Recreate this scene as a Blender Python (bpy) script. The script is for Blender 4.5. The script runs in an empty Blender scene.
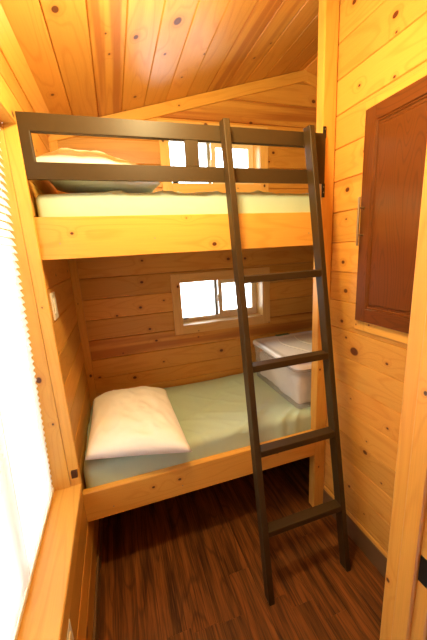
import bpy, bmesh, math, random
from mathutils import Vector, Matrix, noise

random.seed(11)
SC = bpy.context.scene
COL = SC.collection
V = Vector

# ------------------------------------------------------------------ dimensions (metres)
XL, XR = -0.3075, 1.2255          # left wall, right partition wall
YB, YF = 2.37, 1.50               # back wall, front face of the bunks
XE = 1.78                         # end wall of the bunk alcove behind the partition
YN = -1.7                         # wall behind the camera
RIDGE = 1.60
SLOPE = 0.277
def ceil_z(x):
    zr = 2.64 + SLOPE * (RIDGE - XL)
    return zr - SLOPE * abs(RIDGE - x)

# ------------------------------------------------------------------ object helpers
def tag(o, label, cat, group=None):
    o['label'] = label; o['category'] = cat
    if group: o['group'] = group
    return o
def struct(o):
    o['kind'] = 'structure'; return o
def thing(name, label, cat, loc, group=None):
    o = bpy.data.objects.new(name, None); COL.objects.link(o)
    o.empty_display_size = 0.05
    o.location = loc
    return tag(o, label, cat, group)
def org(o):
    p = V((0, 0, 0))
    while o is not None:
        p = p + V(o.location); o = o.parent
    return p
def obj(name, bm, mats, parent=None, smooth=False, base=None, angle=None):
    """link the bmesh (world coordinates) as one mesh object"""
    o = bpy.data.objects.new(name, bpy.data.meshes.new(name))
    off = org(parent) if parent else V((0, 0, 0))
    loc = V((0, 0, 0))
    if base is not None:
        loc = V(base) - off
    bmesh.ops.translate(bm, verts=bm.verts, vec=-(off + loc))
    bmesh.ops.recalc_face_normals(bm, faces=bm.faces)
    if smooth:
        for f in bm.faces: f.smooth = True
    bm.to_mesh(o.data); bm.free()
    if not isinstance(mats, (list, tuple)): mats = [mats]
    for m in mats: o.data.materials.append(m)
    COL.objects.link(o)
    o.location = loc
    if parent: o.parent = parent
    if angle is not None:
        o.data.set_sharp_from_angle(angle=math.radians(angle))
    return o

# ------------------------------------------------------------------ mesh helpers
def add_box(bm, lo, hi, bevel=0.0, segs=2):
    lo, hi = V(lo), V(hi)
    r = bmesh.ops.create_cube(bm, size=1.0)
    vs = r['verts']
    c = (lo + hi) / 2; s = hi - lo
    for v in vs:
        v.co = V((v.co.x * s.x, v.co.y * s.y, v.co.z * s.z)) + c
    if bevel > 0:
        es = list({e for v in vs for e in v.link_edges})
        bmesh.ops.bevel(bm, geom=es, offset=bevel, segments=segs, profile=0.5, affect='EDGES')
def add_prism(bm, pts, axis, bevel=0.0, segs=2):
    """pts: polygon (world vectors); axis: extrusion vector"""
    a = [bm.verts.new(V(p)) for p in pts]
    b = [bm.verts.new(V(p) + V(axis)) for p in pts]
    n = len(pts)
    fs = [bm.faces.new(a), bm.faces.new(b[::-1])]
    for i in range(n):
        fs.append(bm.faces.new([a[i], b[i], b[(i + 1) % n], a[(i + 1) % n]]))
    if bevel > 0:
        es = list({e for f in fs for e in f.edges})
        bmesh.ops.bevel(bm, geom=es, offset=bevel, segments=segs, profile=0.5, affect='EDGES')
def add_tube(bm, p0, p1, r, n=12):
    p0, p1 = V(p0), V(p1)
    d = (p1 - p0).normalized()
    a = d.orthogonal().normalized(); b = d.cross(a)
    r0 = []; r1 = []
    for i in range(n):
        t = 2 * math.pi * i / n
        o = a * math.cos(t) * r + b * math.sin(t) * r
        r0.append(bm.verts.new(p0 + o)); r1.append(bm.verts.new(p1 + o))
    bm.faces.new(r0[::-1]); bm.faces.new(r1)
    for i in range(n):
        bm.faces.new([r0[i], r0[(i + 1) % n], r1[(i + 1) % n], r1[i]])
def add_ring(bm, lo, hi, w, axis='Y', bevel=0.0):
    """rectangular ring in the plane across `axis`, w = frame width (or (left,right,bottom,top)); one mitred body"""
    lo, hi = V(lo), V(hi)
    if not isinstance(w, (tuple, list)): w = (w,) * 4
    if axis == 'Y': P = lambda a, d, z: V((a, d, z)); a0, a1, d0, d1 = lo.x, hi.x, lo.y, hi.y
    else:           P = lambda a, d, z: V((d, a, z)); a0, a1, d0, d1 = lo.y, hi.y, lo.x, hi.x
    z0, z1 = lo.z, hi.z
    out = [(a0, z0), (a1, z0), (a1, z1), (a0, z1)]
    inn = [(a0 + w[0], z0 + w[2]), (a1 - w[1], z0 + w[2]), (a1 - w[1], z1 - w[3]), (a0 + w[0], z1 - w[3])]
    vs = {}
    for k, d in ((0, d0), (1, d1)):
        for j, ring in ((0, out), (1, inn)):
            for i, (a, z) in enumerate(ring): vs[k, j, i] = bm.verts.new(P(a, d, z))
    fs = []
    for i in range(4):
        n = (i + 1) % 4
        for k in (0, 1):
            fs.append(bm.faces.new([vs[k, 0, i], vs[k, 0, n], vs[k, 1, n], vs[k, 1, i]]))
        for j in (0, 1):
            fs.append(bm.faces.new([vs[0, j, i], vs[0, j, n], vs[1, j, n], vs[1, j, i]]))
    if bevel > 0:
        bm.normal_update()
        es = [e for e in {e for f in fs for e in f.edges} if len(e.link_faces) == 2 and abs(e.link_faces[0].normal.dot(e.link_faces[1].normal)) < .5]
        bmesh.ops.bevel(bm, geom=es, offset=bevel, segments=2, profile=0.5, affect='EDGES')
def rounded_box(lo, hi, r, nx, ny, nz, disp=None):
    lo, hi = V(lo), V(hi)
    bm = bmesh.new(); cache = {}
    c = (lo + hi) / 2; h = (hi - lo) / 2
    N = (nx, ny, nz)
    def pt(i, j, k):
        key = (i, j, k)
        if key in cache: return cache[key]
        q = V((-h.x + 2 * h.x * i / nx, -h.y + 2 * h.y * j / ny, -h.z + 2 * h.z * k / nz))
        inner = V([max(-(h[a] - r), min(h[a] - r, q[a])) for a in range(3)])
        d = q - inner
        if d.length > 1e-9:
            d = d.normalized() * min(r, 1e9)
        p = c + inner + d
        cache[key] = bm.verts.new(p); return cache[key]
    def face(a, b, e, f): bm.faces.new([pt(*a), pt(*b), pt(*e), pt(*f)])
    for i in range(nx):
        for j in range(ny):
            for k in (0, nz): face((i, j, k), (i + 1, j, k), (i + 1, j + 1, k), (i, j + 1, k))
    for i in range(nx):
        for k in range(nz):
            for j in (0, ny): face((i, j, k), (i + 1, j, k), (i + 1, j, k + 1), (i, j, k + 1))
    for j in range(ny):
        for k in range(nz):
            for i in (0, nx): face((i, j, k), (i, j + 1, k), (i, j + 1, k + 1), (i, j, k + 1))
    bmesh.ops.recalc_face_normals(bm, faces=bm.faces)
    if disp:
        bm.normal_update()
        new = [v.co + disp(v.co, v.normal) for v in bm.verts]
        for v, p in zip(bm.verts, new): v.co = p
    return bm

# ------------------------------------------------------------------ timber: boards with grain coordinates and knots
BID = [0]
class Timber:
    """boards in one mesh; every face knows its grain coordinates and up to three knots of its board"""
    def __init__(s):
        s.bm = bmesh.new(); s.deep = 1.0
        s.w = s.bm.loops.layers.float_vector.new('wood')
        s.h = s.bm.faces.layers.float.new('heart')
        s.k = [s.bm.faces.layers.float_vector.new('knot_%d' % i) for i in range(3)]
    def board(s, O, du, dv, n, u0, u1, v0, v1, t=0.02, ch=(0, 0, 0, 0), knots=None, nk=None, bid=None, vbase=None, ulen=None, heart=0.):
        """O + u*du + v*dv is the face, n points to the viewer, body goes t behind; ch = chamfers at (u0,u1,v0,v1)"""
        O, du, dv, n = V(O), V(du), V(dv), V(n)
        if bid is None:
            BID[0] += 1; bid = BID[0]
        rnd = random.Random(bid * 77 + 5)
        if knots is None:
            cnt = nk if nk is not None else rnd.choice([0, 1, 1, 2, 2, 3])
            L = (ulen or (u1 - u0)); W = v1 - v0
            knots = []
            for _ in range(cnt):
                r = rnd.choice([.004, .006, .007, .009, .011, .015])
                knots.append((u0 + rnd.random() * L, v0 + W * (.15 + .7 * rnd.random()), r))
        knots = (list(knots) + [(99, 99, .001)] * 3)[:3]
        c0, c1, c2, c3 = ch
        front = [(u0 + c0, v0 + c2), (u1 - c1, v0 + c2), (u1 - c1, v1 - c3), (u0 + c0, v1 - c3)]
        outer = [(u0, v0), (u1, v0), (u1, v1), (u0, v1)]
        cd = max(ch)
        rings = [(front, 0.0)]
        if cd > 0: rings.append((outer, -cd * s.deep))
        rings.append((outer, -t))
        bm = s.bm
        R = [[(bm.verts.new(O + du * u + dv * v + n * d), u, v, d) for (u, v) in ring] for ring, d in rings]
        def mk(q):
            f = bm.faces.new([x[0] for x in q])
            for lp, x in zip(f.loops, q): lp[s.w] = (x[1], x[2] + x[3] * .8, bid)
            for i in range(3): f[s.k[i]] = knots[i]
            f[s.h] = heart
        mk(R[0]); mk(R[-1][::-1])
        for a, b in zip(R[:-1], R[1:]):
            for i in range(4):
                j = (i + 1) % 4
                mk([a[i], b[i], b[j], a[j]])
    def build(s, name, mat, parent=None, base=None):
        return obj(name, s.bm, mat, parent, base=base)

def plank_wall(T, O, du, dv, n, u0, u1, v0, v1, start, pitch, holes=(), t=0.02, c=0.0045, special=None, hearts=()):
    """cover a rectangle with boards running along du; holes = (u0,u1,v0,v1)"""
    T.deep = 1.7
    k = math.floor((v0 - start) / pitch)
    while start + k * pitch < v1 - 1e-6:
        a, b = start + k * pitch, start + (k + 1) * pitch
        lo, hi = max(a, v0), min(b, v1)
        if hi - lo > 1e-4:
            BID[0] += 1; bid = BID[0]
            rnd = random.Random(bid * 31 + 3)
            knots = [(u0 + rnd.random() * (u1 - u0), a + pitch * (.15 + .7 * rnd.random()), rnd.choice([.004, .006, .008, .01, .013, .018]))
                     for _ in range(rnd.choice([1, 2, 2, 3, 3]))]
            mine = [q for q in (special or []) if a <= q[1] < b]
            if mine: knots = mine
            hv = next((h[1] for h in hearts if a <= h[0] < b), 0.)
            pieces = [(u0, u1, lo, hi)]
            for h in holes:
                out = []
                for p in pieces:
                    if h[0] >= p[1] or h[1] <= p[0] or h[2] >= p[3] or h[3] <= p[2]: out.append(p); continue
                    if h[0] > p[0]: out.append((p[0], h[0], p[2], p[3]))
                    if h[1] < p[1]: out.append((h[1], p[1], p[2], p[3]))
                    m0, m1 = max(p[0], h[0]), min(p[1], h[1])
                    if h[2] > p[2]: out.append((m0, m1, p[2], h[2]))
                    if h[3] < p[3]: out.append((m0, m1, h[3], p[3]))
                pieces = out
            for p in pieces:
                cl = c if abs(p[2] - a) < 1e-6 else 0
                chh = c if abs(p[3] - b) < 1e-6 else 0
                T.board(O, du, dv, n, p[0], p[1], p[2], p[3], t, (0, 0, cl, chh), knots=knots, bid=bid, heart=hv)
        k += 1

# ------------------------------------------------------------------ node helper
class N:
    def __init__(s, name):
        s.m = bpy.data.materials.new(name); s.m.use_nodes = True
        s.t = s.m.node_tree; s.t.nodes.clear()
        s.out = s.t.nodes.new('ShaderNodeOutputMaterial')
    def n(s, kind, **kw):
        nd = s.t.nodes.new(kind)
        for k, v in kw.items():
            if k == 'ins':
                for i, val in v.items():
                    sock = nd.inputs[i]
                    if isinstance(val, bpy.types.NodeSocket): s.t.links.new(val, sock)
                    else: sock.default_value = val
            else: setattr(nd, k, v)
        return nd
    def math(s, op, a, b=None, c=None, clamp=False):
        ins = {0: a}
        if b is not None: ins[1] = b
        if c is not None: ins[2] = c
        return s.n('ShaderNodeMath', operation=op, use_clamp=clamp, ins=ins).outputs[0]
    def mix(s, f, a, b, mode='MIX'):
        nd = s.n('ShaderNodeMix', data_type='RGBA', blend_type=mode)
        for i, val in ((0, f), (6, a), (7, b)):
            if isinstance(val, bpy.types.NodeSocket): s.t.links.new(val, nd.inputs[i])
            else:
                nd.inputs[i].default_value = val if i == 0 else (*val, 1)
        return nd.outputs[2]
    def smooth(s, x, lo, hi, a=0., b=1.):
        return s.n('ShaderNodeMapRange', interpolation_type='SMOOTHSTEP', ins={0: x, 1: lo, 2: hi, 3: a, 4: b}).outputs[0]
    def xyz(s, x, y, z):
        return s.n('ShaderNodeCombineXYZ', ins={0: x, 1: y, 2: z}).outputs[0]
    def sep(s, v):
        return s.n('ShaderNodeSeparateXYZ', ins={0: v}).outputs
    def noise(s, vec, scale, detail=2., rough=.5):
        return s.n('ShaderNodeTexNoise', ins={'Vector': vec, 'Scale': scale, 'Detail': detail, 'Roughness': rough}).outputs['Fac']
    def bsdf(s, **kw):
        b = s.n('ShaderNodeBsdfPrincipled')
        for k, v in kw.items():
            sock = b.inputs[k.replace('_', ' ')]
            if isinstance(v, bpy.types.NodeSocket): s.t.links.new(v, sock)
            else: sock.default_value = v
        s.t.links.new(b.outputs[0], s.out.inputs[0]); return b
    def bump(s, h, strength, dist=.002):
        return s.n('ShaderNodeBump', ins={'Height': h, 'Strength': strength, 'Distance': dist}).outputs[0]

def simple(name, col, rough=.5, metal=0., spec=.5, coat=0., noise_amt=0., bump=0., bscale=200):
    m = N(name)
    c = (*col, 1)
    kw = {}
    if noise_amt or bump:
        co = m.n('ShaderNodeTexCoord').outputs['Object']
        f = m.noise(co, bscale, 3)
        if noise_amt: c = m.mix(f, tuple(x * (1 - noise_amt) for x in col), tuple(min(1, x * (1 + noise_amt)) for x in col))
        if bump: kw['Normal'] = m.bump(f, bump)
    m.bsdf(Base_Color=c, Roughness=rough, Metallic=metal, Specular_IOR_Level=spec, Coat_Weight=coat, **kw)
    return m.m

def wood(name, light, dark, heart, knot, rough=.36, tint=.22, grain=9., heart_amt=.25, coat=0.):
    """flat-sawn timber: contour grain wrapped around real knots, board to board variation"""
    m = N(name)
    att = m.n('ShaderNodeAttribute', attribute_name='wood').outputs['Vector']
    u, v, bid = m.sep(att)
    rnd = m.n('ShaderNodeTexWhiteNoise', noise_dimensions='1D', ins={'W': bid}).outputs
    r1 = rnd['Value']; r3 = m.sep(rnd['Color'])
    kmask = None; swirl = None; halo = None
    for i in range(3):
        ka = m.n('ShaderNodeAttribute', attribute_name='knot_%d' % i).outputs['Vector']
        ku, kv, kr = m.sep(ka)
        dx = m.math('MULTIPLY', m.math('SUBTRACT', u, ku), .78)
        dy = m.math('SUBTRACT', v, kv)
        d = m.math('SQRT', m.math('ADD', m.math('MULTIPLY', dx, dx), m.math('MULTIPLY', dy, dy)))
        q = m.math('DIVIDE', d, kr)
        a = m.smooth(q, .75, 1.15, 1., 0.)
        h = m.smooth(q, 1.0, 3.2, 1., 0.)
        sx = m.math('EXPONENT', m.math('MULTIPLY', m.math('DIVIDE', d, m.math('ADD', kr, .012)), -1.0))
        if kmask is None: kmask, halo, swirl = a, h, sx
        else:
            kmask = m.math('MAXIMUM', kmask, a); halo = m.math('MAXIMUM', halo, h); swirl = m.math('ADD', swirl, sx)
    pv = m.xyz(m.math('MULTIPLY_ADD', u, .9, m.math('MULTIPLY', bid, 7.31)), m.math('MULTIPLY_ADD', v, 7.5, m.math('MULTIPLY', bid, 3.17)), bid)
    n1 = m.noise(pv, 1.0, 1.5, .4)
    field = m.math('MULTIPLY_ADD', swirl, .35, n1)
    rings = m.math('PINGPONG', m.math('MULTIPLY', field, grain), .5)
    line = m.smooth(rings, .30, .5)
    pf = m.xyz(m.math('MULTIPLY_ADD', u, 4., m.math('MULTIPLY', bid, 5.1)), m.math('MULTIPLY', v, 260.), bid)
    fib = m.noise(pf, 1., 2., .6)
    c = m.mix(m.math('MULTIPLY', line, .5), light, dark)
    hz = m.smooth(m.noise(m.xyz(m.math('MULTIPLY_ADD', u, .35, m.math('MULTIPLY', bid, 2.3)), m.math('MULTIPLY_ADD', v, 9., m.math('MULTIPLY', bid, 1.7)), bid), 1., 1., .5), .52, .66)
    hz = m.math('MULTIPLY', hz, m.smooth(r3[1], .55, .8))
    c = m.mix(m.math('MULTIPLY', hz, heart_amt * 1.5), c, heart)
    c = m.mix(m.math('MULTIPLY', m.smooth(r3[0], .6, 1.), heart_amt), c, heart)
    hat = m.n('ShaderNodeAttribute', attribute_name='heart').outputs['Fac']
    hb = m.smooth(m.noise(m.xyz(m.math('MULTIPLY_ADD', u, .5, 3.), m.math('MULTIPLY', v, 16.), 2.), 1., 2., .5), .40, .56)
    c = m.mix(m.math('MULTIPLY', m.math('MULTIPLY', hat, hb), .8), c, heart)
    g = m.math('MULTIPLY_ADD', m.math('SUBTRACT', r1, .5), tint * 2, 1.)
    g = m.math('MULTIPLY', g, m.math('MULTIPLY_ADD', m.math('SUBTRACT', fib, .5), .25, 1.))
    c = m.mix(1., c, m.n('ShaderNodeCombineColor', ins={0: g, 1: g, 2: g}).outputs[0], 'MULTIPLY')
    c = m.mix(m.math('MULTIPLY', halo, .3), c, heart)
    c = m.mix(kmask, c, m.mix(m.math('MULTIPLY', line, .6), knot, tuple(x * .4 for x in knot)))
    m.bsdf(Base_Color=c, Roughness=rough, Specular_IOR_Level=.5, Coat_Weight=coat, Coat_Roughness=.12,
           Normal=m.bump(m.math('ADD', fib, m.math('MULTIPLY', line, -.5)), .08, .001))
    return m.m

PINE = wood('knotty_pine', (.68, .350, .072), (.57, .25, .040), (.40, .125, .022), (.12, .028, .007), rough=.42)
PINE_TRIM = wood('pine_trim', (.70, .375, .075), (.61, .285, .046), (.46, .16, .03), (.10, .025, .006), tint=.08, heart_amt=.05)
PINE_PALE = wood('pale_new_pine', (.74, .47, .16), (.68, .39, .11), (.5, .2, .04), (.10, .025, .006), tint=.05, heart_amt=.02)
CHERRY = wood('cherry_stained_wood', (.125, .036, .006), (.060, .015, .003), (.12, .028, .007), (.03, .008, .003), rough=.3, tint=.08, grain=30., heart_amt=.1, coat=.5)
DARK = simple('dark_brown_paint', (.046, .027, .010), .45, spec=.22, noise_amt=.12, bump=.04, bscale=60)
FABRIC_BUMP = .08
def cloth(name, col, rough=.85, sheen=.2, ws=7., wa=.0):
    m = N(name)
    co = m.n('ShaderNodeTexCoord').outputs['Object']
    f = m.noise(co, 900., 2)
    w = m.noise(co, ws, 4, .55)
    m.bsdf(Base_Color=(*col, 1), Roughness=rough, Specular_IOR_Level=.25, Sheen_Weight=sheen,
           Normal=m.bump(m.math('ADD', m.math('MULTIPLY', f, .06), m.math('MULTIPLY', w, 1.)), .35, .012))
    return m.m
SHEET = cloth('sage_green_sheet', (.46, .60, .49))
PILLOWCASE = cloth('white_pillowcase', (.94, .93, .91), ws=13.)
BLANKET = cloth('beige_blanket', (.70, .54, .40), ws=20.)
LINEN = cloth('white_linen', (.90, .88, .86), ws=14.)
VINYL = simple('beige_vinyl', (.80, .69, .50), .4)
VINYL_GREY = simple('grey_weatherstrip', (.30, .31, .29), .5)
WHITE = simple('white_plastic', (.82, .80, .76), .4)
BASE = simple('grey_brown_vinyl_baseboard', (.16, .088, .042), .5, noise_amt=.08, bscale=30)
BLACK = simple('black_metal', (.02, .02, .02), .45, metal=.6)
STEEL = simple('brushed_nickel', (.36, .31, .23), .38, metal=1.)
BROWN = simple('dark_brown_plastic', (.05, .012, .007), .4)
PLY = simple('raw_plywood', (.45, .27, .11), .6, noise_amt=.1, bscale=12)
GREEN = simple('green_plastic', (.05, .12, .05), .4)
YELLOW = simple('yellow_plastic', (.75, .55, .05), .4)

def glass_mat(name, tint=(1, 1, 1)):
    m = N(name)
    tr = m.n('ShaderNodeBsdfTransparent', ins={0: (*tint, 1)})
    gl = m.n('ShaderNodeBsdfGlossy', ins={'Roughness': .02})
    fr = m.n('ShaderNodeFresnel', ins={0: 1.45})
    mx = m.n('ShaderNodeMixShader', ins={0: fr.outputs[0], 1: tr.outputs[0], 2: gl.outputs[0]})
    m.t.links.new(mx.outputs[0], m.out.inputs[0]); return m.m
GLASS = glass_mat('window_glass', (.97, .98, .98))
def milky(name, col, clear):
    m = N(name)
    tr = m.n('ShaderNodeBsdfTransparent', ins={0: (.97, .97, .97, 1)})
    b = m.n('ShaderNodeBsdfPrincipled', ins={'Base Color': (*col, 1), 'Roughness': .22})
    tl = m.n('ShaderNodeBsdfTranslucent', ins={0: (*col, 1)})
    m1 = m.n('ShaderNodeMixShader', ins={0: .18, 1: b.outputs[0], 2: tl.outputs[0]})
    mx = m.n('ShaderNodeMixShader', ins={0: clear, 1: m1.outputs[0], 2: tr.outputs[0]})
    m.t.links.new(mx.outputs[0], m.out.inputs[0]); return m.m
BIN = milky('translucent_bin_plastic', (.95, .95, .97), .76)
LID = milky('translucent_lid_plastic', (.95, .95, .98), .08)
def slat_mat():
    m = N('white_blind_slat')
    b = m.n('ShaderNodeBsdfPrincipled', ins={'Base Color': (.90, .89, .86, 1), 'Roughness': .35})
    tl = m.n('ShaderNodeBsdfTranslucent', ins={0: (.92, .91, .87, 1)})
    mx = m.n('ShaderNodeMixShader', ins={0: .17, 1: b.outputs[0], 2: tl.outputs[0]})
    m.t.links.new(mx.outputs[0], m.out.inputs[0]); return m.m
SLAT = slat_mat()

def floor_mat():
    m = N('dark_laminate_planks')
    att = m.n('ShaderNodeAttribute', attribute_name='wood').outputs['Vector']
    u, v, bid = m.sep(att)
    r1 = m.n('ShaderNodeTexWhiteNoise', noise_dimensions='1D', ins={'W': bid}).outputs['Value']
    off = m.math('MULTIPLY', bid, 4.7)
    a = m.noise(m.xyz(m.math('MULTIPLY_ADD', u, 1.6, off), m.math('MULTIPLY_ADD', v, 22., off), bid), 1., 3., .6)
    b = m.noise(m.xyz(m.math('MULTIPLY_ADD', u, 5., off), m.math('MULTIPLY', v, 170.), bid), 1., 3., .65)
    c = m.noise(m.xyz(m.math('MULTIPLY_ADD', u, 1.1, off), m.math('MULTIPLY', v, 7.), bid), 1., 1., .5)
    rings = m.math('PINGPONG', m.math('MULTIPLY', c, 9.), .5)
    f = m.math('ADD', m.math('MULTIPLY', a, .55), m.math('MULTIPLY', b, .45))
    f = m.smooth(f, .34, .66)
    col = m.mix(f, (.030, .010, .0022), (.25, .088, .018))
    col = m.mix(m.math('MULTIPLY', m.smooth(rings, .34, .5), .5), col, (.035, .011, .004))
    g = m.math('MULTIPLY_ADD', m.math('SUBTRACT', r1, .5), .18, 1.)
    col = m.mix(1., col, m.n('ShaderNodeCombineColor', ins={0: g, 1: g, 2: g}).outputs[0], 'MULTIPLY')
    m.bsdf(Base_Color=col, Roughness=.38, Specular_IOR_Level=.45, Normal=m.bump(f, .15, .001))
    return m.m
FLOOR = floor_mat()

# ================================================================== THE ROOM
X, Y, Z = V((1, 0, 0)), V((0, 1, 0)), V((0, 0, 1))

# floor: planks run away from the camera
T = Timber()
pw = .127
k = 0
x = XL - .05
while x < 2.3:
    y = YN - .1 - random.random() * .6
    if k == 5: y = -.135
    while y < YB + .05:
        L = 1.22 if k == 5 else 3.2
        T.board((0, 0, 0), Y, X, Z, max(y, YN - .2), min(y + L, YB + .1), x, x + pw, .02, (.0008, .0008, .0008, .0008), knots=[])
        y += L
    x += pw; k += 1
fl = struct(T.build('floor', FLOOR))

# ceiling: boards run away from the camera, two slopes meeting at the ridge
T = Timber()
n1 = V((SLOPE, 0, -1)).normalized(); d1 = V((1, 0, SLOPE)).normalized()
L1 = (RIDGE - XL) / d1.x
plank_wall(T, (XL, 0, ceil_z(XL)), Y, d1, n1, YN - .05, YB + .05, -.12, L1, .020, .1585,
           special=[(1.402, .223, .014), (1.968, .109, .009), (1.628, .544, .012), (1.57, .736, .020), (2.191, .579, .010), (1.715, .419, .006),
                    (2.349, .521, .005), (1.571, .405, .005), (1.80, .714, .007), (2.073, .872, .006), (1.871, .963, .006)],
           hearts=[(.42, 1.), (1.25, .9), (1.41, .5)])
d2 = V((1, 0, -SLOPE)).normalized(); n2 = V((-SLOPE, 0, -1)).normalized()
plank_wall(T, (RIDGE, 0, ceil_z(RIDGE)), Y, d2, n2, YN - .05, YB + .05, 0, .78, 0, .1585)
struct(T.build('ceiling', PINE))

# left wall with the big window opening
WY0, WY1, WZ0, WZ1 = .50, 1.47, .70, 2.345
E = .004     # the wall openings are cut a little larger than the frames set in them
T = Timber()
plank_wall(T, (XL, 0, 0), Y, Z, X, YN - .05, YB + .02, 0, 2.70, 1.69 - 16 * .1595, .1595, holes=[(WY0 - E, WY1 + E, WZ0 - .012, WZ1 + E)])
struct(T.build('wall_left', PINE))

# back wall with the two slider windows
BACK_KNOTS = [(.201, 1.779, .007), (.90, 1.75, .012), (1.05, 1.745, .010), (.152, 1.423, .010), (.338, 1.46, .006), (-.029, 1.378, .007),
              (.206, 1.242, .009), (.248, 1.139, .009), (.60, 1.12, .006), (.799, .968, .013), (.046, .855, .012), (-.216, .904, .009),
              (.291, .95, .006), (-.02, 1.074, .005), (1.7, 2.961, .014), (1.289, 2.499, .007), (1.328, 2.567, .010), (1.135, 2.768, .012)]
WX0, WX1 = .478, 1.203
BW = [(1.235, 1.585), (2.325, 2.672)]
T = Timber()
sp = {}
plank_wall(T, (0, YB, 0), X, Z, -Y, XL - .03, XE + .05, 0, 3.2, 1.519 - 10 * .1555, .1555,
           holes=[(WX0 - E, WX1 + E, a - E, b + E) for a, b in BW], special=BACK_KNOTS, hearts=[(1.13, 1.), (2.80, 1.), (2.20, .2)])
struct(T.build('wall_back', PINE))

# right partition wall
DX, DY0, DY1 = .686, .415, .5486      # the cross wall by the camera, whose opening shows its jamb
T = Timber()
plank_wall(T, (XR, 0, 0), Y, Z, -X, YN - .05, YF + .06, 0, 3.15, 1.499 - 10 * .1645, .1645,
           special=[(1.293, 1.225, .024), (1.075, 1.228, .007), (1.36, 1.29, .007), (1.40, 1.95, .005),
                    (1.40, 2.10, .012), (1.041, .888, .006), (1.30, .93, .004), (1.171, .657, .012),
                    (1.166, .731, .004), (1.05, .55, .005), (1.275, .34, .006), (1.148, .255, .004), (1.40, 1.38, .010), (1.0, 1.40, .006), (1.38, 1.56, .012),
                    (1.41, 1.72, .010), (1.29, 2.39, .005), (1.0, 2.4, .012),
                    (1.35, 2.56, .006), (1.15, 2.50, .006), (1.166, 2.73, .012), (1.156, 2.663, .005), (1.406, 2.932, .012)], hearts=[(2.05, .5), (1.56, .25)])
struct(T.build('wall_right', PINE))
# alcove end wall and the partition's return behind the post
T = Timber()
plank_wall(T, (XE, 0, 0), Y, Z, -X, YF, YB + .02, 0, 3.2, 1.519 - 10 * .1555, .1555)
struct(T.build('wall_alcove', PINE))
T = Timber()
plank_wall(T, (0, YF + .062, 0), X, Z, Y, XR - .0, XE + .02, 0, 3.2, 1.519 - 10 * .1555, .1555)
struct(T.build('wall_return', PINE))
# wall behind the camera, and the cross wall to the right of the camera
T = Timber()
plank_wall(T, (0, YN, 0), X, Z, Y, XL - .05, XR + .05, 0, 3.2, 0, .16)
struct(T.build('wall_front', PINE))
T = Timber()
plank_wall(T, (0, DY1 - .012, 0), X, Z, Y, DX + .02, XR, 0, 3.0, 1.499 - 10 * .1645, .1645, t=.05)
plank_wall(T, (0, DY0 + .012, 0), X, Z, -Y, DX + .02, XR, 0, 3.0, 1.499 - 10 * .1645, .1645, t=.05)
struct(T.build('wall_divider', PINE))

# ---- trims
trim_no = [0]
def trim(T, mat=PINE_TRIM):
    trim_no[0] += 1
    return struct(T.build('trim_%d' % trim_no[0], mat))
# vertical board in the back left corner
T = Timber(); T.board((0, YB - .012, 0), Z, X, -Y, .62, 2.63, XL, XL + .052, .012, (0, 0, 0, .003), knots=[(.935, XL + .03, .010), (1.5, XL + .02, .003)]); trim(T)
# raking boards under the ceiling on the back wall
rd = V((1, 0, SLOPE)).normalized(); rp = V((-SLOPE, 0, 1)).normalized()
T = Timber(); T.board((XL, YB - .016, ceil_z(XL) - .003), rd, rp, -Y, -.02, L1 + .022, -.074, 0, .016, (0, 0, .003, 0), knots=[(.9, -.04, .005)]); trim(T)
rd2 = V((1, 0, -SLOPE)).normalized(); rp2 = V((SLOPE, 0, 1)).normalized()
T = Timber(); T.board((RIDGE, YB - .0145, ceil_z(RIDGE) - .003), rd2, rp2, -Y, -.012, .25, -.074, 0, .016, (0, 0, .003, 0), knots=[]); trim(T)
# sloping trim where the left wall meets the ceiling: a corner board set at 45 degrees
T = Timber()
cn = V((.80, 0, -.60)).normalized(); cv = V((.60, 0, .80)).normalized()
T.board((XL + .004, 0, 2.588), Y, cv, cn, YN, YB, 0, .125, .016, (0, 0, .004, .004), nk=2); trim(T)
# low strip along the mattress on the back wall
T = Timber(); T.board((0, YB - .012, 0), X, Z, -Y, XL + .05, XE, .735, .775, .012, (0, 0, 0, .003), nk=1); trim(T)
# baseboards
bm = bmesh.new(); add_box(bm, (XR - .012, DY1 + .001, 0), (XR, YF + .0, .135), .003); struct(obj('baseboard_right', bm, BASE))
bm = bmesh.new(); add_box(bm, (XL, YN, 0), (XL + .012, YB, .10), .003); struct(obj('baseboard_left', bm, BASE))
# quarter-round above the right baseboard
T = Timber(); T.board((XR - .008, 0, 0), Y, Z, -X, DY1 + .001, YF, .135, .160, .008, (0, 0, .002, .004), knots=[]); trim(T)
# post at the end of the partition
T = Timber()
T.board((0, YF, 0), Z, X, -Y, 0, 3.06, 1.136, XR, .055, (0, 0, .004, .010), knots=[(1.05, 1.16, .006), (1.86, 1.15, .004), (.33, 1.17, .005)])
trim(T)

# ---- jamb of the opening in the cross wall, with door stop and strike plate
door = struct(thing('door_1', 'x', 'x', (DX, DY1, 0))); del door['label']; del door['category']
T = Timber(); T.board((DX, 0, 0), Z, Y, -X, 0, 2.9, DY0, DY1, .019, (0, 0, .003, .004), knots=[(.80, DY1 - .012, .006)]); T.build('jamb', PINE_TRIM, door)
T = Timber(); T.board((DX - .012, 0, 0), Z, Y, -X, 0, 2.9, .452, .502, .012, (0, 0, .003, .005), knots=[(1.46, .478, .005)]); T.build('door_stop', PINE_TRIM, door)
bm = bmesh.new(); add_box(bm, (DX - .0015, .425, .915), (DX + .001, .450, 1.000), .0005); obj('strike_plate', bm, BLACK, door)
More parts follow.
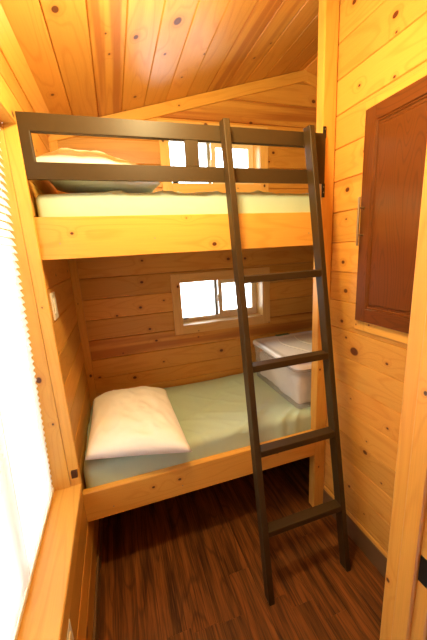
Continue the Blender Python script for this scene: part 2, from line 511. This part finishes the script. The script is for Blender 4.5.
# casing boards on both faces of the cross wall
T = Timber(); T.board((0, DY1 - .0, 0), Z, X, Y, 0, 2.9, DX + .0195, DX + .088, .0119, (0, 0, .002, .004), nk=2); T.build('casing', PINE_TRIM, door)
T = Timber(); T.board((0, DY0, 0), Z, X, -Y, 0, 2.9, DX + .0195, DX + .088, .0119, (0, 0, .002, .004), nk=2); T.build('casing', PINE_TRIM, door)

# ================================================================== WINDOWS
def slider_window(num, z0, z1, head_extra=0.0):
    w = struct(thing('window_%d' % num, 'w', 'w', (WX0, YB, z0))); del w['label']; del w['category']
    cw = .072; ct = .012
    # casing: two uprights, head and bottom board
    for a, b in ((WX0 - cw, WX0 + .0), (WX1, WX1 + cw)):
        T = Timber(); T.board((0, YB - ct, 0), Z, X, -Y, z0 - cw, z1 + cw, a, b, ct, (.002,) * 4, nk=1); T.build('casing', PINE_PALE, w)
    for a, b in ((z0 - cw, z0), (z1, z1 + cw)):
        T = Timber(); T.board((0, YB - ct, 0), X, Z, -Y, WX0, WX1, a, b, ct, (.0, .0, .002, .002), nk=1); T.build('casing', PINE_PALE, w)
    # pine reveal
    yd = YB + .130
    T = Timber()
    T.board((WX0, 0, 0), Z, Y, X, z0, z1, YB - .004, yd, .014, knots=[])
    T.board((WX1, 0, 0), Z, Y, -X, z0, z1, YB - .004, yd, .014, knots=[])
    T.board((0, 0, z0), X, Y, Z, WX0, WX1, YB - .004, yd, .014, knots=[])
    T.board((0, 0, z1), X, Y, -Z, WX0, WX1, YB - .004, yd, .014, knots=[])
    T.build('reveal', PINE_PALE, w)
    # outer vinyl frame
    bm = bmesh.new(); add_ring(bm, (WX0 + .0005, yd - .012, z0 + .0005), (WX1 - .0005, yd + .045, z1 - .0005), (.012, .010, .030, .012), 'Y', .002); fr = obj('window_frame', bm, VINYL, w)
    bm = bmesh.new(); add_box(bm, (WX0 + .012, yd + .026, z0 + .026), (.825, yd + .030, z1 - .012)); obj('pane', bm, GLASS, fr)
    # fixed meeting stile and the sliding sash in front of it
    bm = bmesh.new(); add_box(bm, (.812, yd + .012, z0 + .026), (.840, yd + .038, z1 - .012), .002); obj('meeting_stile', bm, VINYL_GREY, w)
    bm = bmesh.new(); add_ring(bm, (.842, yd - .008, z0 + .027), (WX1 - .006, yd + .012, z1 - .013), (.034, .034, .032, .034), 'Y', .003); sash = obj('sash', bm, VINYL, w)
    bm = bmesh.new(); add_box(bm, (.874, yd + .000, z0 + .055), (WX1 - .036, yd + .004, z1 - .043)); obj('pane', bm, GLASS, sash)
    bm = bmesh.new(); zc = (z0 + z1) / 2
    add_box(bm, (.824, yd - .010, zc - .028), (.841, yd + .012, zc + .036), .004); add_box(bm, (.827, yd - .020, zc - .008), (.837, yd - .009, zc + .026), .003); obj('latch', bm, WHITE, sash)
    bm = bmesh.new(); add_box(bm, (WX0 + .03, yd - .022, z0 + .027), (WX0 + .075, yd - .012, z0 + .037), .002); obj('catch', bm, BLACK, w)
    return w
slider_window(1, *BW[0])
slider_window(2, *BW[1])

# big window in the left wall
w3 = struct(thing('window_3', 'w', 'w', (XL, WY0, WZ0))); del w3['label']; del w3['category']
XG = -.440
T = Timber()
T.board((0, WY1, 0), Z, X, -Y, WZ0, WZ1, -.344, XL + .012, .016, (0, 0, .001, .003), knots=[(1.62, -.325, .003)])
T.board((0, WY1 - .004, 0), Z, X, -Y, WZ0, WZ1, XG - .03, -.3445, .016, (0, 0, 0, .002), knots=[(1.29, -.392, .012), (1.06, -.370, .005)])
T.build('jamb', PINE_TRIM, w3)
T = Timber()
T.board((0, WY0, 0), Z, X, Y, WZ0, WZ1, XG - .03, XL + .004, .016, nk=1); T.build('jamb', PINE_TRIM, w3)
T = Timber()
T.board((0, 0, WZ1), Y, X, -Z, WY0, WY1, XG - .03, XL + .004, .016, nk=1); T.build('head_jamb', PINE_TRIM, w3)
T = Timber()
T.board((XL + .012, 0, 0), Y, Z, X, WY0 - .09, WY1 + .028, WZ1 - .003, WZ1 + .088, .012, (.002, .002, .002, .004), nk=1); T.build('head_casing', PINE_TRIM, w3)
T = Timber()
T.board((XL + .012, 0, 0), Z, Y, X, WZ0 - .1, WZ1 - .003, WY0 - .09, WY0, .012, (.002, .002, .004, .002), nk=2); T.build('side_casing', PINE_TRIM, w3)
T = Timber()
T.board((0, 0, WZ0), Y, X, Z, WY0 - .09, WY1 + .004, XG - .03, XL + .013, .022, (0, 0, 0, .004), knots=[]); T.build('sill', PINE_TRIM, w3)
T = Timber()
T.board((XL + .009, 0, 0), Y, Z, X, WY0 - .09, WY1 + .004, WZ0 - .10, WZ0 - .022, .009, (.001, .001, .003, .001), nk=1); T.build('apron', PINE_TRIM, w3)
# frame, mullion and glass
bm = bmesh.new(); add_ring(bm, (XG - .06, WY0, WZ0), (XG - .022, WY1, WZ1), .035, 'X', .003); fr = obj('window_frame', bm, WHITE, w3)
bm = bmesh.new(); add_box(bm, (XG - .055, (WY0 + WY1) / 2 - .02, WZ0 + .035), (XG - .026, (WY0 + WY1) / 2 + .02, WZ1 - .035), .002); obj('mullion', bm, WHITE, fr)
bm = bmesh.new(); add_box(bm, (XG - .045, WY0 + .03, WZ0 + .03), (XG - .041, WY1 - .03, WZ1 - .03)); obj('pane', bm, GLASS, fr)

# mini blind hanging inside that window
def xb(z): return -.430 + .040 * (z - .70)      # the blind hangs leaning a little towards the glass
bl = thing('window_blind', 'white horizontal slat mini blind drawn down over the big bright window', 'blind', (xb(.7), .95, WZ0 + .02))
by0, by1 = WY0 + .006, WY1 - .008
bm = bmesh.new(); XB = xb(WZ1); add_box(bm, (XB - .014, by0, WZ1 - .030), (XB + .014, by1, WZ1 - .003), .002); obj('headrail', bm, WHITE, bl)
bm = bmesh.new()
z = WZ0 + .050; ang = math.radians(63)
while z < WZ1 - .038:
    prof = []
    for i in range(5):
        s = (i / 4 - .5); q = s * .034
        prof.append((q * math.cos(ang), -q * math.sin(ang) + .0024 * (1 - (2 * s) ** 2)))
    rows = [[bm.verts.new((xb(z) + px, yy, z + pz)) for px, pz in prof] for yy in (by0, by1)]
    for i in range(4): bm.faces.new([rows[0][i], rows[0][i + 1], rows[1][i + 1], rows[1][i]])
    z += .0295
bmesh.ops.solidify(bm, geom=bm.faces[:], thickness=.0005)
obj('slats', bm, SLAT, bl, smooth=True, angle=40)
bm = bmesh.new(); XB = xb(WZ0); add_box(bm, (XB - .013, by0, WZ0 + .010), (XB + .013, by1, WZ0 + .028), .003); obj('bottom_rail', bm, WHITE, bl)
for yy in (.66, 1.0, 1.35):
    for dx in (-.016, .016):
        bm = bmesh.new(); add_tube(bm, (xb(WZ0) + dx, yy, WZ0 + .02), (xb(WZ1) + dx, yy, WZ1 - .02), .0007, 6)
        obj('ladder_cord', bm, WHITE, bl)

# small dark block low on the window jamb
bm = bmesh.new(); add_box(bm, (-.332, WY1 - .016, .752), (-.304, WY1, .790), .002)
tag(obj('window_stop', bm, BROWN, base=(-.318, WY1, .752)), 'small dark brown block low on the pine window jamb beside the sill', 'stop block')

# ================================================================== BUNKS
ub = thing('upper_bunk', 'upper pine bunk with one wide knotty front board below the dark guard rail', 'bunk bed', (.4, YF, 1.82))
T = Timber()
T.board((0, YF, 0), X, Z, -Y, XL + .001, 1.135, 1.822, 2.002, .038, (0, 0, .002, .002),
        knots=[(-.162, 1.931, .006), (.498, 1.856, .010), (.36, 1.985, .003)], bid=901)
T.build('front_board', PINE_TRIM, ub)
bm = bmesh.new(); add_box(bm, (XL + .002, YF + .04, 1.842), (XE - .002, YB - .002, 1.872)); obj('platform', bm, PLY, ub)
for sx, sz in ((-.216, 1.89), (.199, 1.897), (1.06, 1.89)):
    bm = bmesh.new(); add_tube(bm, (sx, YF - .0012, sz), (sx, YF + .01, sz), .0035, 10); obj('screw', bm, STEEL, ub)

lb = thing('lower_bunk', 'lower pine bunk frame with a front rail above the dark floor', 'bunk bed', (.4, YF, .43))
T = Timber()
T.board((0, YF, 0), X, Z, -Y, XL + .001, 1.135, .430, .609, .038, (0, 0, .003, .004),
        knots=[(.058, .535, .007), (.21, .539, .008), (.85, .53, .005)], bid=914)
T.build('front_rail', PINE_TRIM, lb)
bm = bmesh.new(); add_box(bm, (XL + .002, YF + .04, .500), (XE - .002, YB - .002, .530)); obj('platform', bm, PLY, lb)
for sx, sz in ((-.164, .487), (.223, .492), (.88, .55)):
    bm = bmesh.new(); add_tube(bm, (sx, YF - .0012, sz), (sx, YF + .01, sz), .0035, 10); obj('screw', bm, STEEL, lb)

# guard rail
GY0, GY1 = 1.478, 1.4985
gr = thing('guard_rail', 'dark brown guard rail frame along the front of the upper bunk', 'guard rail', (.4, GY1, 2.147))
bm = bmesh.new(); add_ring(bm, (XL + .006, GY0, 2.147), (1.136, GY1, 2.388), (.046, .07, .066, .064), 'Y', .003); obj('rail_frame', bm, DARK, gr)
bm = bmesh.new(); add_box(bm, (.374, GY0 + .0005, 2.213), (.437, GY1 - .0005, 2.324), .001); obj('divider', bm, DARK, gr)
for za, zb in ((2.375, 2.432), (2.078, 2.150)):
    bm = bmesh.new(); add_box(bm, (1.137, YF - .006, za), (1.156, YF, zb), .0015)
    br = obj('bracket', bm, BLACK, gr)
    for q in (.35, .75):
        bm = bmesh.new(); add_tube(bm, (1.1465, YF - .008, za + (zb - za) * q), (1.1465, YF - .004, za + (zb - za) * q), .003, 8)
        obj('screw', bm, STEEL, br)

# ladder
def ly(z): return 1.066 + .146 * z
ld = thing('ladder', 'dark brown wooden bunk ladder leaning from the floor to the guard rail', 'ladder', (.81, 1.11, 0))
dep = .058
def stile(xb, xt, w):
    bm = bmesh.new(); zt = 2.402
    pts = [(xb, ly(0), 0), (xb + w, ly(0), 0), (xb + w, ly(0) + dep, 0), (xb, ly(0) + dep, 0)]
    top = [(xt, ly(zt), zt), (xt + w, ly(zt), zt), (xt + w, ly(zt) + dep, zt + .004), (xt, ly(zt) + dep, zt + .004)]
    a = [bm.verts.new(p) for p in pts]; b = [bm.verts.new(p) for p in top]
    fs = [bm.faces.new(a[::-1]), bm.faces.new(b)]
    for i in range(4): fs.append(bm.faces.new([a[i], a[(i + 1) % 4], b[(i + 1) % 4], b[i]]))
    bmesh.ops.bevel(bm, geom=list(bm.edges), offset=.004, segments=3, profile=.5, affect='EDGES')
    obj('stile', bm, DARK, ld)
def sx(xb, xt, z): return xb + (xt - xb) * z / 2.402
LS = (.553, .542, .0315); RS = (1.043, .996, .030)
stile(*LS); stile(*RS)
for zt in (.402, .832, 1.264, 1.696):
    zc = zt - .015
    x0 = sx(LS[0], LS[1], zc) + LS[2] - .0005; x1 = sx(RS[0], RS[1], zc) + .0005
    bm = bmesh.new(); add_box(bm, (x0, ly(zc) + .001, zt - .034), (x1, ly(zc) + dep - .002, zt), .003); rg = obj('rung', bm, DARK, ld)

# mattresses in fitted sheets
def sheet_disp(seed, front, folds=()):
    def f(p, n):
        d = V((0, 0, 0))
        a = noise.noise(V((p.x * 2.3 + seed, p.y * 3.0, p.z * 2)))
        b = noise.noise(V((p.x * 6 + p.y * 5 + seed, p.y * 2.0 - p.x * 2, seed)))
        r = abs(noise.noise(V((p.x * 3.4 + p.y * 4.2 + seed, p.y * 1.4 - p.x * 1.2, seed * 2))))
        d += n * (a * .010 + b * .004 + max(0, .10 - r) * .055 * front)
        for x0, y0, x1, y1, wd, ht in folds:
            ax, ay = x1 - x0, y1 - y0
            q = ((p.x - x0) * ax + (p.y - y0) * ay) / (ax * ax + ay * ay)
            if 0 < q < 1:
                dist = abs((p.x - x0) * ay - (p.y - y0) * ax) / math.hypot(ax, ay)
                d += n * ht * math.exp(-(dist / wd) ** 2) * math.sin(math.pi * q)
        return d
    return f
bm = rounded_box((XL + .006, YF + .042, .531), (XE - .012, YB - .016, .735), .045, 170, 80, 16, sheet_disp(3.1, 1., [(.62, 1.50, 1.05, 1.86, .022, .016), (.80, 1.48, 1.15, 1.70, .016, .014), (.45, 1.52, .95, 1.64, .014, .010), (.30, 1.75, .85, 2.05, .03, .010), (.5, 1.95, .9, 2.3, .025, .008), (.95, 1.5, 1.12, 1.62, .014, .012)]))
for v in bm.verts:
    v.co.y = min(max(v.co.y, YF + .0395), YB - .014); v.co.z = max(v.co.z, .5305)
    if v.co.x > 1.03 and v.co.y > 1.555: v.co.z = min(v.co.z, .7385)     # pressed flat under the bin
    v.co.x = min(max(v.co.x, XL + .002), XE - .004)
tag(obj('mattress', bm, SHEET, smooth=True, base=(.7, 1.95, .531)), 'lower bunk mattress in a smooth sage green fitted sheet', 'mattress', None)
bm = rounded_box((XL + .014, YF + .042, 1.873), (XE - .012, YB - .016, 2.108), .03, 170, 80, 16, sheet_disp(8.4, 2.4, [(.25, 1.50, .42, 1.72, .02, .014), (.52, 1.5, .60, 1.7, .018, .012), (.75, 1.5, .86, 1.75, .02, .014), (.0, 1.5, .08, 1.7, .02, .008)]))
for v in bm.verts:
    v.co.y = min(max(v.co.y, YF + .0395), YB - .014); v.co.z = max(v.co.z, 1.8725)
    v.co.x = min(max(v.co.x, XL + .008), XE - .004)
tag(obj('mattress', bm, SHEET, smooth=True, base=(.7, 1.95, 1.873)), 'upper bunk mattress in a wrinkled pale green sheet behind the front board', 'mattress', None)

# pillows
def pillow_bm(a, b, t, seed, n=44, flat=.5, corners=None):
    bm = bmesh.new()
    top = {}; bot = {}
    for i in range(n + 1):
        for j in range(n + 1):
            u, v = 2 * i / n - 1, 2 * j / n - 1
            x = a * u * (1 - .045 * (1 - v * v) * abs(u) ** 2)
            y = b * v * (1 - .015 * (1 - u * u) * abs(v) ** 2)
            e = max(0, (1 - abs(u) ** 2.4)) * max(0, (1 - abs(v) ** 2.4))
            h = t * e ** .42
            w = noise.noise(V((x * 9 + seed, y * 5, seed))) * .012 + abs(noise.noise(V((x * 14 + y * 6 + seed, y * 9 - x * 5, 2 * seed)))) * -.014
            # creases fanning in from the corners
            cr = (math.sin(math.atan2(y - b, x + a) * 26 + seed) + .8 * math.sin(math.atan2(y + b, x - a) * 24) + .6 * math.sin(math.atan2(y + b * 1.1, x + a * 1.1) * 30)) * .0035 * min(1, (1 - e) * 1.6 + .25)
            top[i, j] = bm.verts.new((x, y, h + (w + cr) * min(1, e * 3)))
            if 0 < i < n and 0 < j < n: bot[i, j] = bm.verts.new((x, y, -flat * h))
            else: bot[i, j] = top[i, j]
    if corners:      # lay the pillow over its four resting corners: front left, front right, back right, back left
        FL, FR, BR, BL = map(V, corners)
        for vv in bm.verts:
            p, q = (vv.co.x / a + 1) / 2, (vv.co.y / b + 1) / 2
            base = FL * (1 - p) * (1 - q) + FR * p * (1 - q) + BR * p * q + BL * (1 - p) * q
            vv.co = base + V((0, 0, vv.co.z))
    for i in range(n):
        for j in range(n):
            bm.faces.new([top[i, j], top[i + 1, j], top[i + 1, j + 1], top[i, j + 1]])
            q = [bot[i, j], bot[i, j + 1], bot[i + 1, j + 1], bot[i + 1, j]]
            if len(set(q)) == 4:
                try: bm.faces.new(q)
                except ValueError: pass
    return bm
def pillow(bm, loc, rot, label):
    bmesh.ops.rotate(bm, verts=bm.verts, cent=(0, 0, 0), matrix=Matrix.Rotation(rot[2], 3, 'Z') @ Matrix.Rotation(rot[1], 3, 'Y') @ Matrix.Rotation(rot[0], 3, 'X'))
    bmesh.ops.translate(bm, verts=bm.verts, vec=loc)
    return tag(obj('pillow', bm, PILLOWCASE, smooth=True, base=loc), label, 'pillow')
PL = pillow_bm(.265, .35, .150, 1.7, flat=.08, corners=((-.272, 1.525, .790), (.285, 1.435, .744), (.262, 2.165, .785), (-.272, 2.20, .795)))
tag(obj('pillow', PL, PILLOWCASE, smooth=True, base=(0, 1.83, .76)), 'plump white pillow lying on the green sheet of the lower bunk', 'pillow')
PU = pillow_bm(.283, .34, .150, 5.2, flat=.22, corners=((-.298, 1.57, 2.225), (.262, 1.56, 2.155), (.262, 2.24, 2.165), (-.292, 2.25, 2.255)))
tag(obj('pillow', PU, PILLOWCASE, smooth=True, base=(0, 1.9, 2.12)), 'white pillow on the upper bunk behind the dark guard rail', 'pillow')

# ================================================================== STORAGE BIN AND WHAT IS IN IT
bx0, bx1, byy0, byy1, bz0, bz1 = 1.045, 1.66, 1.572, 2.245, .741, 1.045
bn = thing('storage_bin', 'translucent plastic storage bin with lid on the lower mattress behind the ladder', 'storage bin', (1.36, 1.94, bz0))
def rrect(x0, x1, y0, y1, r, z, n=6):
    pts = []
    for cx, cy, a0 in ((x1 - r, y1 - r, 0), (x0 + r, y1 - r, 90), (x0 + r, y0 + r, 180), (x1 - r, y0 + r, 270)):
        for i in range(n + 1):
            a = math.radians(a0 + 90 * i / n); pts.append(V((cx + r * math.cos(a), cy + r * math.sin(a), z)))
    return pts
def loft(bm, loops, cap0=True, cap1=True):
    R = [[bm.verts.new(p) for p in l] for l in loops]
    for a, b in zip(R[:-1], R[1:]):
        for i in range(len(a)): bm.faces.new([a[i], a[(i + 1) % len(a)], b[(i + 1) % len(b)], b[i]])
    if cap0: bm.faces.new(R[0][::-1])
    if cap1: bm.faces.new(R[-1])
bm = bmesh.new()
def ins(d, z, r): return rrect(bx0 + d, bx1 - d, byy0 + d, byy1 - d, r, z)
loft(bm, [ins(.018, bz0, .030), ins(.010, bz0 + .010, .036), ins(.004, bz1 - .03, .036), ins(-.010, bz1 - .028, .055), ins(-.010, bz1, .055),
          ins(.0, bz1, .05), ins(.007, bz1 - .03, .033), ins(.014, bz0 + .014, .032), ins(.020, bz0 + .004, .028)])
obj('body', bm, BIN, bn, smooth=True, angle=50)
bm = bmesh.new()
loft(bm, [ins(-.014, bz1 - .006, .058), ins(-.014, bz1 + .012, .058), ins(-.006, bz1 + .020, .052), ins(.018, bz1 + .020, .045), ins(.026, bz1 + .013, .04), ins(.06, bz1 + .015, .03)])
loft(bm, [ins(-.0115, bz1 - .006, .056), ins(-.0115, bz1 + .004, .056), ins(.03, bz1 + .008, .04)], cap0=False)
ld_ = obj('lid', bm, LID, bn, smooth=True, angle=50)
# wavy ribs on the lid
for q in (.30, .62):
    bm = bmesh.new(); prev = None
    m = 24
    for i in range(m):
        def pp(i):
            s = i / m
            return V((bx0 + .05 + (bx1 - bx0 - .1) * (q + .07 * math.sin(s * 2 * math.pi)), byy0 + .06 + (byy1 - byy0 - .12) * s, bz1 + .0155))
        add_tube(bm, pp(i), pp(i + 1), .004, 6)
    obj('rib', bm, WHITE, ld_)
bm = bmesh.new(); add_box(bm, (1.27, byy1 - .01, bz1 - .01), (1.40, byy1 + .022, bz1 + .026), .004); obj('clasp', bm, GREEN, bn)['label'] = 'green clasp'
bm = bmesh.new(); add_box(bm, (bx0 - .020, 1.755, bz1 - .055), (bx0 - .004, 1.785, bz1 - .030), .003); obj('clip', bm, YELLOW, bn)['label'] = 'small yellow clip'
def crumple(seed, amp, fr):
    def f(p, n):
        a = noise.noise(p * fr + V((seed, 0, 0))); b = abs(noise.noise(V((p.x * fr * 1.5, p.y * fr * 1.5, p.z * fr * 2.2)) + V((0, seed, 0))))
        return n * (a * amp - b * amp * 1.2)
    return f
bm = rounded_box((1.310, 1.605, .768), (1.625, 2.20, .990), .02, 44, 60, 34, crumple(4.0, .035, 7))
for v in bm.verts: v.co.z = max(v.co.z - .008, .7585)
tag(obj('blanket', bm, BLANKET, smooth=True, base=(1.48, 1.93, .762)), 'crumpled beige blanket packed inside the plastic storage bin', 'blanket')
bm = rounded_box((1.072, 1.602, .768), (1.285, 2.20, .985), .022, 34, 60, 34, crumple(9.0, .014, 6))
for v in bm.verts: v.co.z = max(v.co.z - .008, .7585); v.co.x = max(v.co.x, 1.067)
tag(obj('folded_linen', bm, LINEN, smooth=True, base=(1.21, 1.93, .762)), 'folded white linen inside the bin at its left side', 'linen')

# ================================================================== CABINET
cy1, cyn, cz0, cz1 = 1.268, .80, 1.418, 2.420
cb = thing('wall_cabinet', 'cherry stained cabinet with a raised panel door on the right pine wall', 'cabinet', (XR, 1.05, cz0))
CYN = .62
T = Timber()
fx = XR - .012
T.board((fx, 0, 0), Z, Y, -X, cz0 - .055, cz1 + .040, cy1 - .05, cy1 + .022, .012, (.002,) * 4, knots=[(cz0 - .03, cy1 + .01, .004)])
T.board((fx, 0, 0), Y, Z, -X, CYN, cy1 - .05, cz0 - .055, cz0 + .02, .012, (0, 0, .002, .002), knots=[(1.19, cz0 - .015, .004)])
T.board((fx, 0, 0), Y, Z, -X, CYN, cy1 - .05, cz1 - .02, cz1 + .040, .012, (0, 0, .002, .002), knots=[])
T.build('face_frame', PINE_TRIM, cb)
# the door: stiles and rails with a raised panel
dx0, dx1 = XR - .034, XR - .012
def cherry_box(u0, u1, v0, v1, vertical, nm, par, face=None, t=None, ch=(.0, .0, .003, .003)):
    T = Timber()
    f = dx0 if face is None else face
    if vertical: T.board((f, 0, 0), Z, Y, -X, u0, u1, v0, v1, t or (dx1 - f), ch, knots=[])
    else: T.board((f, 0, 0), Y, Z, -X, u0, u1, v0, v1, t or (dx1 - f), ch, knots=[])
    return T.build(nm, CHERRY, par)
dy0 = CYN
door_root = cherry_box(cz0, cz1, cy1 - .066, cy1, True, 'door', cb, ch=(.004, .004, .003, .004))
cherry_box(dy0, cy1 - .066, cz0, cz0 + .072, False, 'rail', door_root, ch=(0, 0, .004, .003))
cherry_box(dy0, cy1 - .066, cz1 - .066, cz1, False, 'rail', door_root, ch=(0, 0, .003, .004))
pz0, pz1, py1 = cz0 + .072, cz1 - .066, cy1 - .066
# raised panel: sloping field inside a bead
T = Timber()
T.board((dx0 + .008, 0, 0), Z, Y, -X, pz0, pz1, dy0, py1, dx1 - dx0 - .008, (0, 0, 0, 0), knots=[])
T.board((dx0 + .0005, 0, 0), Z, Y, -X, pz0 + .022, pz1 - .022, dy0, py1 - .022, .0075, (.006, .006, .0, .006), knots=[], bid=777)
T.build('panel', CHERRY, door_root)
# bead mouldings round the panel
T = Timber()
T.board((dx0 + .002, 0, 0), Z, Y, -X, pz0, pz1, py1 - .010, py1, .006, (0, 0, .004, .002), knots=[])
T.board((dx0 + .002, 0, 0), Y, Z, -X, dy0, py1 - .010, pz0, pz0 + .010, .006, (0, 0, .002, .004), knots=[])
T.board((dx0 + .002, 0, 0), Y, Z, -X, dy0, py1 - .010, pz1 - .010, pz1, .006, (0, 0, .004, .002), knots=[])
T.build('bead', CHERRY, door_root)
bm = bmesh.new()
hx, hy = dx0 - .032, cy1 - .026
add_tube(bm, (hx, hy, 1.808), (hx, hy, 2.036), .0058, 16)
for zz in (1.858, 1.986): add_tube(bm, (hx, hy, zz), (dx0 + .001, hy, zz), .0045, 12)
obj('bar_handle', bm, STEEL, door_root, smooth=True, angle=40)['label'] = 'brushed metal bar handle'

# ================================================================== WALL PLATES
sw = thing('light_switch', 'white rocker switch plate on the pine wall at the left end of the lower bunk', 'light switch', (XL, 1.615, 1.53))
bm = bmesh.new(); add_box(bm, (XL, 1.575, 1.538), (XL + .007, 1.668, 1.668), .002); obj('plate', bm, WHITE, sw)
bm = bmesh.new(); add_box(bm, (XL + .006, 1.600, 1.565), (XL + .012, 1.640, 1.640), .002); obj('rocker', bm, WHITE, sw)
so = thing('wall_outlet', 'white outlet plate on the wall below the window sill', 'outlet', (XL, .88, .50))
bm = bmesh.new(); add_box(bm, (XL, .835, .485), (XL + .010, .925, .600), .003); pl = obj('plate', bm, WHITE, so)
bm = bmesh.new(); add_box(bm, (XL + .0095, .862, .505), (XL + .014, .898, .580), .002); obj('receptacle', bm, VINYL, so)

# ================================================================== LIGHT
w = bpy.data.worlds.new('overcast_daylight'); SC.world = w; w.use_nodes = True
bg = w.node_tree.nodes['Background']; bg.inputs[0].default_value = (.93, .97, 1.0, 1); bg.inputs[1].default_value = 9.5

def portal(name, loc, rot, sx_, sy_):
    l = bpy.data.lights.new(name, 'AREA'); l.shape = 'RECTANGLE'; l.size = sx_; l.size_y = sy_
    l.cycles.is_portal = True
    o = bpy.data.objects.new(name, l); COL.objects.link(o); o.location = loc; o.rotation_euler = rot
portal('daylight_portal', (XG - .065, (WY0 + WY1) / 2, (WZ0 + WZ1) / 2), (0, math.radians(-90), 0), WZ1 - WZ0, WY1 - WY0)
for a, b in BW:
    portal('daylight_portal', ((WX0 + WX1) / 2, YB + .180, (a + b) / 2), (math.radians(-90), 0, 0), WX1 - WX0, b - a)

def lamp(name, loc, power, col, r):
    l = bpy.data.lights.new(name, 'POINT'); l.energy = power; l.color = col; l.shadow_soft_size = r
    o = bpy.data.objects.new(name, l); COL.objects.link(o); o.location = loc
lamp('ceiling_lamp', (.26, .93, 2.60), 74, (1.0, .79, .36), .08)

# ================================================================== CAMERA
yaw, pitch, roll, F = .303428816, .226776263, .0560969953, 299.685296
cyw, syw, cp, sp_, cr, sr = math.cos(yaw), math.sin(yaw), math.cos(pitch), math.sin(pitch), math.cos(roll), math.sin(roll)
fwd = V((syw * cp, cyw * cp, -sp_)); right = V((cyw, -syw, 0)); down = fwd.cross(right)
r2 = cr * right + sr * down; d2_ = -sr * right + cr * down
cam = bpy.data.cameras.new('camera'); co = bpy.data.objects.new('camera', cam); COL.objects.link(co)
up = -d2_; back = -fwd
M = Matrix(((r2.x, up.x, back.x, 0), (r2.y, up.y, back.y, 0), (r2.z, up.z, back.z, 1.8225), (0, 0, 0, 1)))
co.matrix_world = M
cam.sensor_fit = 'VERTICAL'; cam.sensor_height = 36; cam.lens = F / 640 * 36; cam.clip_start = .02
SC.camera = co

SC.view_settings.view_transform = 'Standard'; SC.view_settings.look = 'None'
SC.view_settings.exposure = 0.0; SC.view_settings.gamma = 1.0; SC.view_settings.use_curve_mapping = False
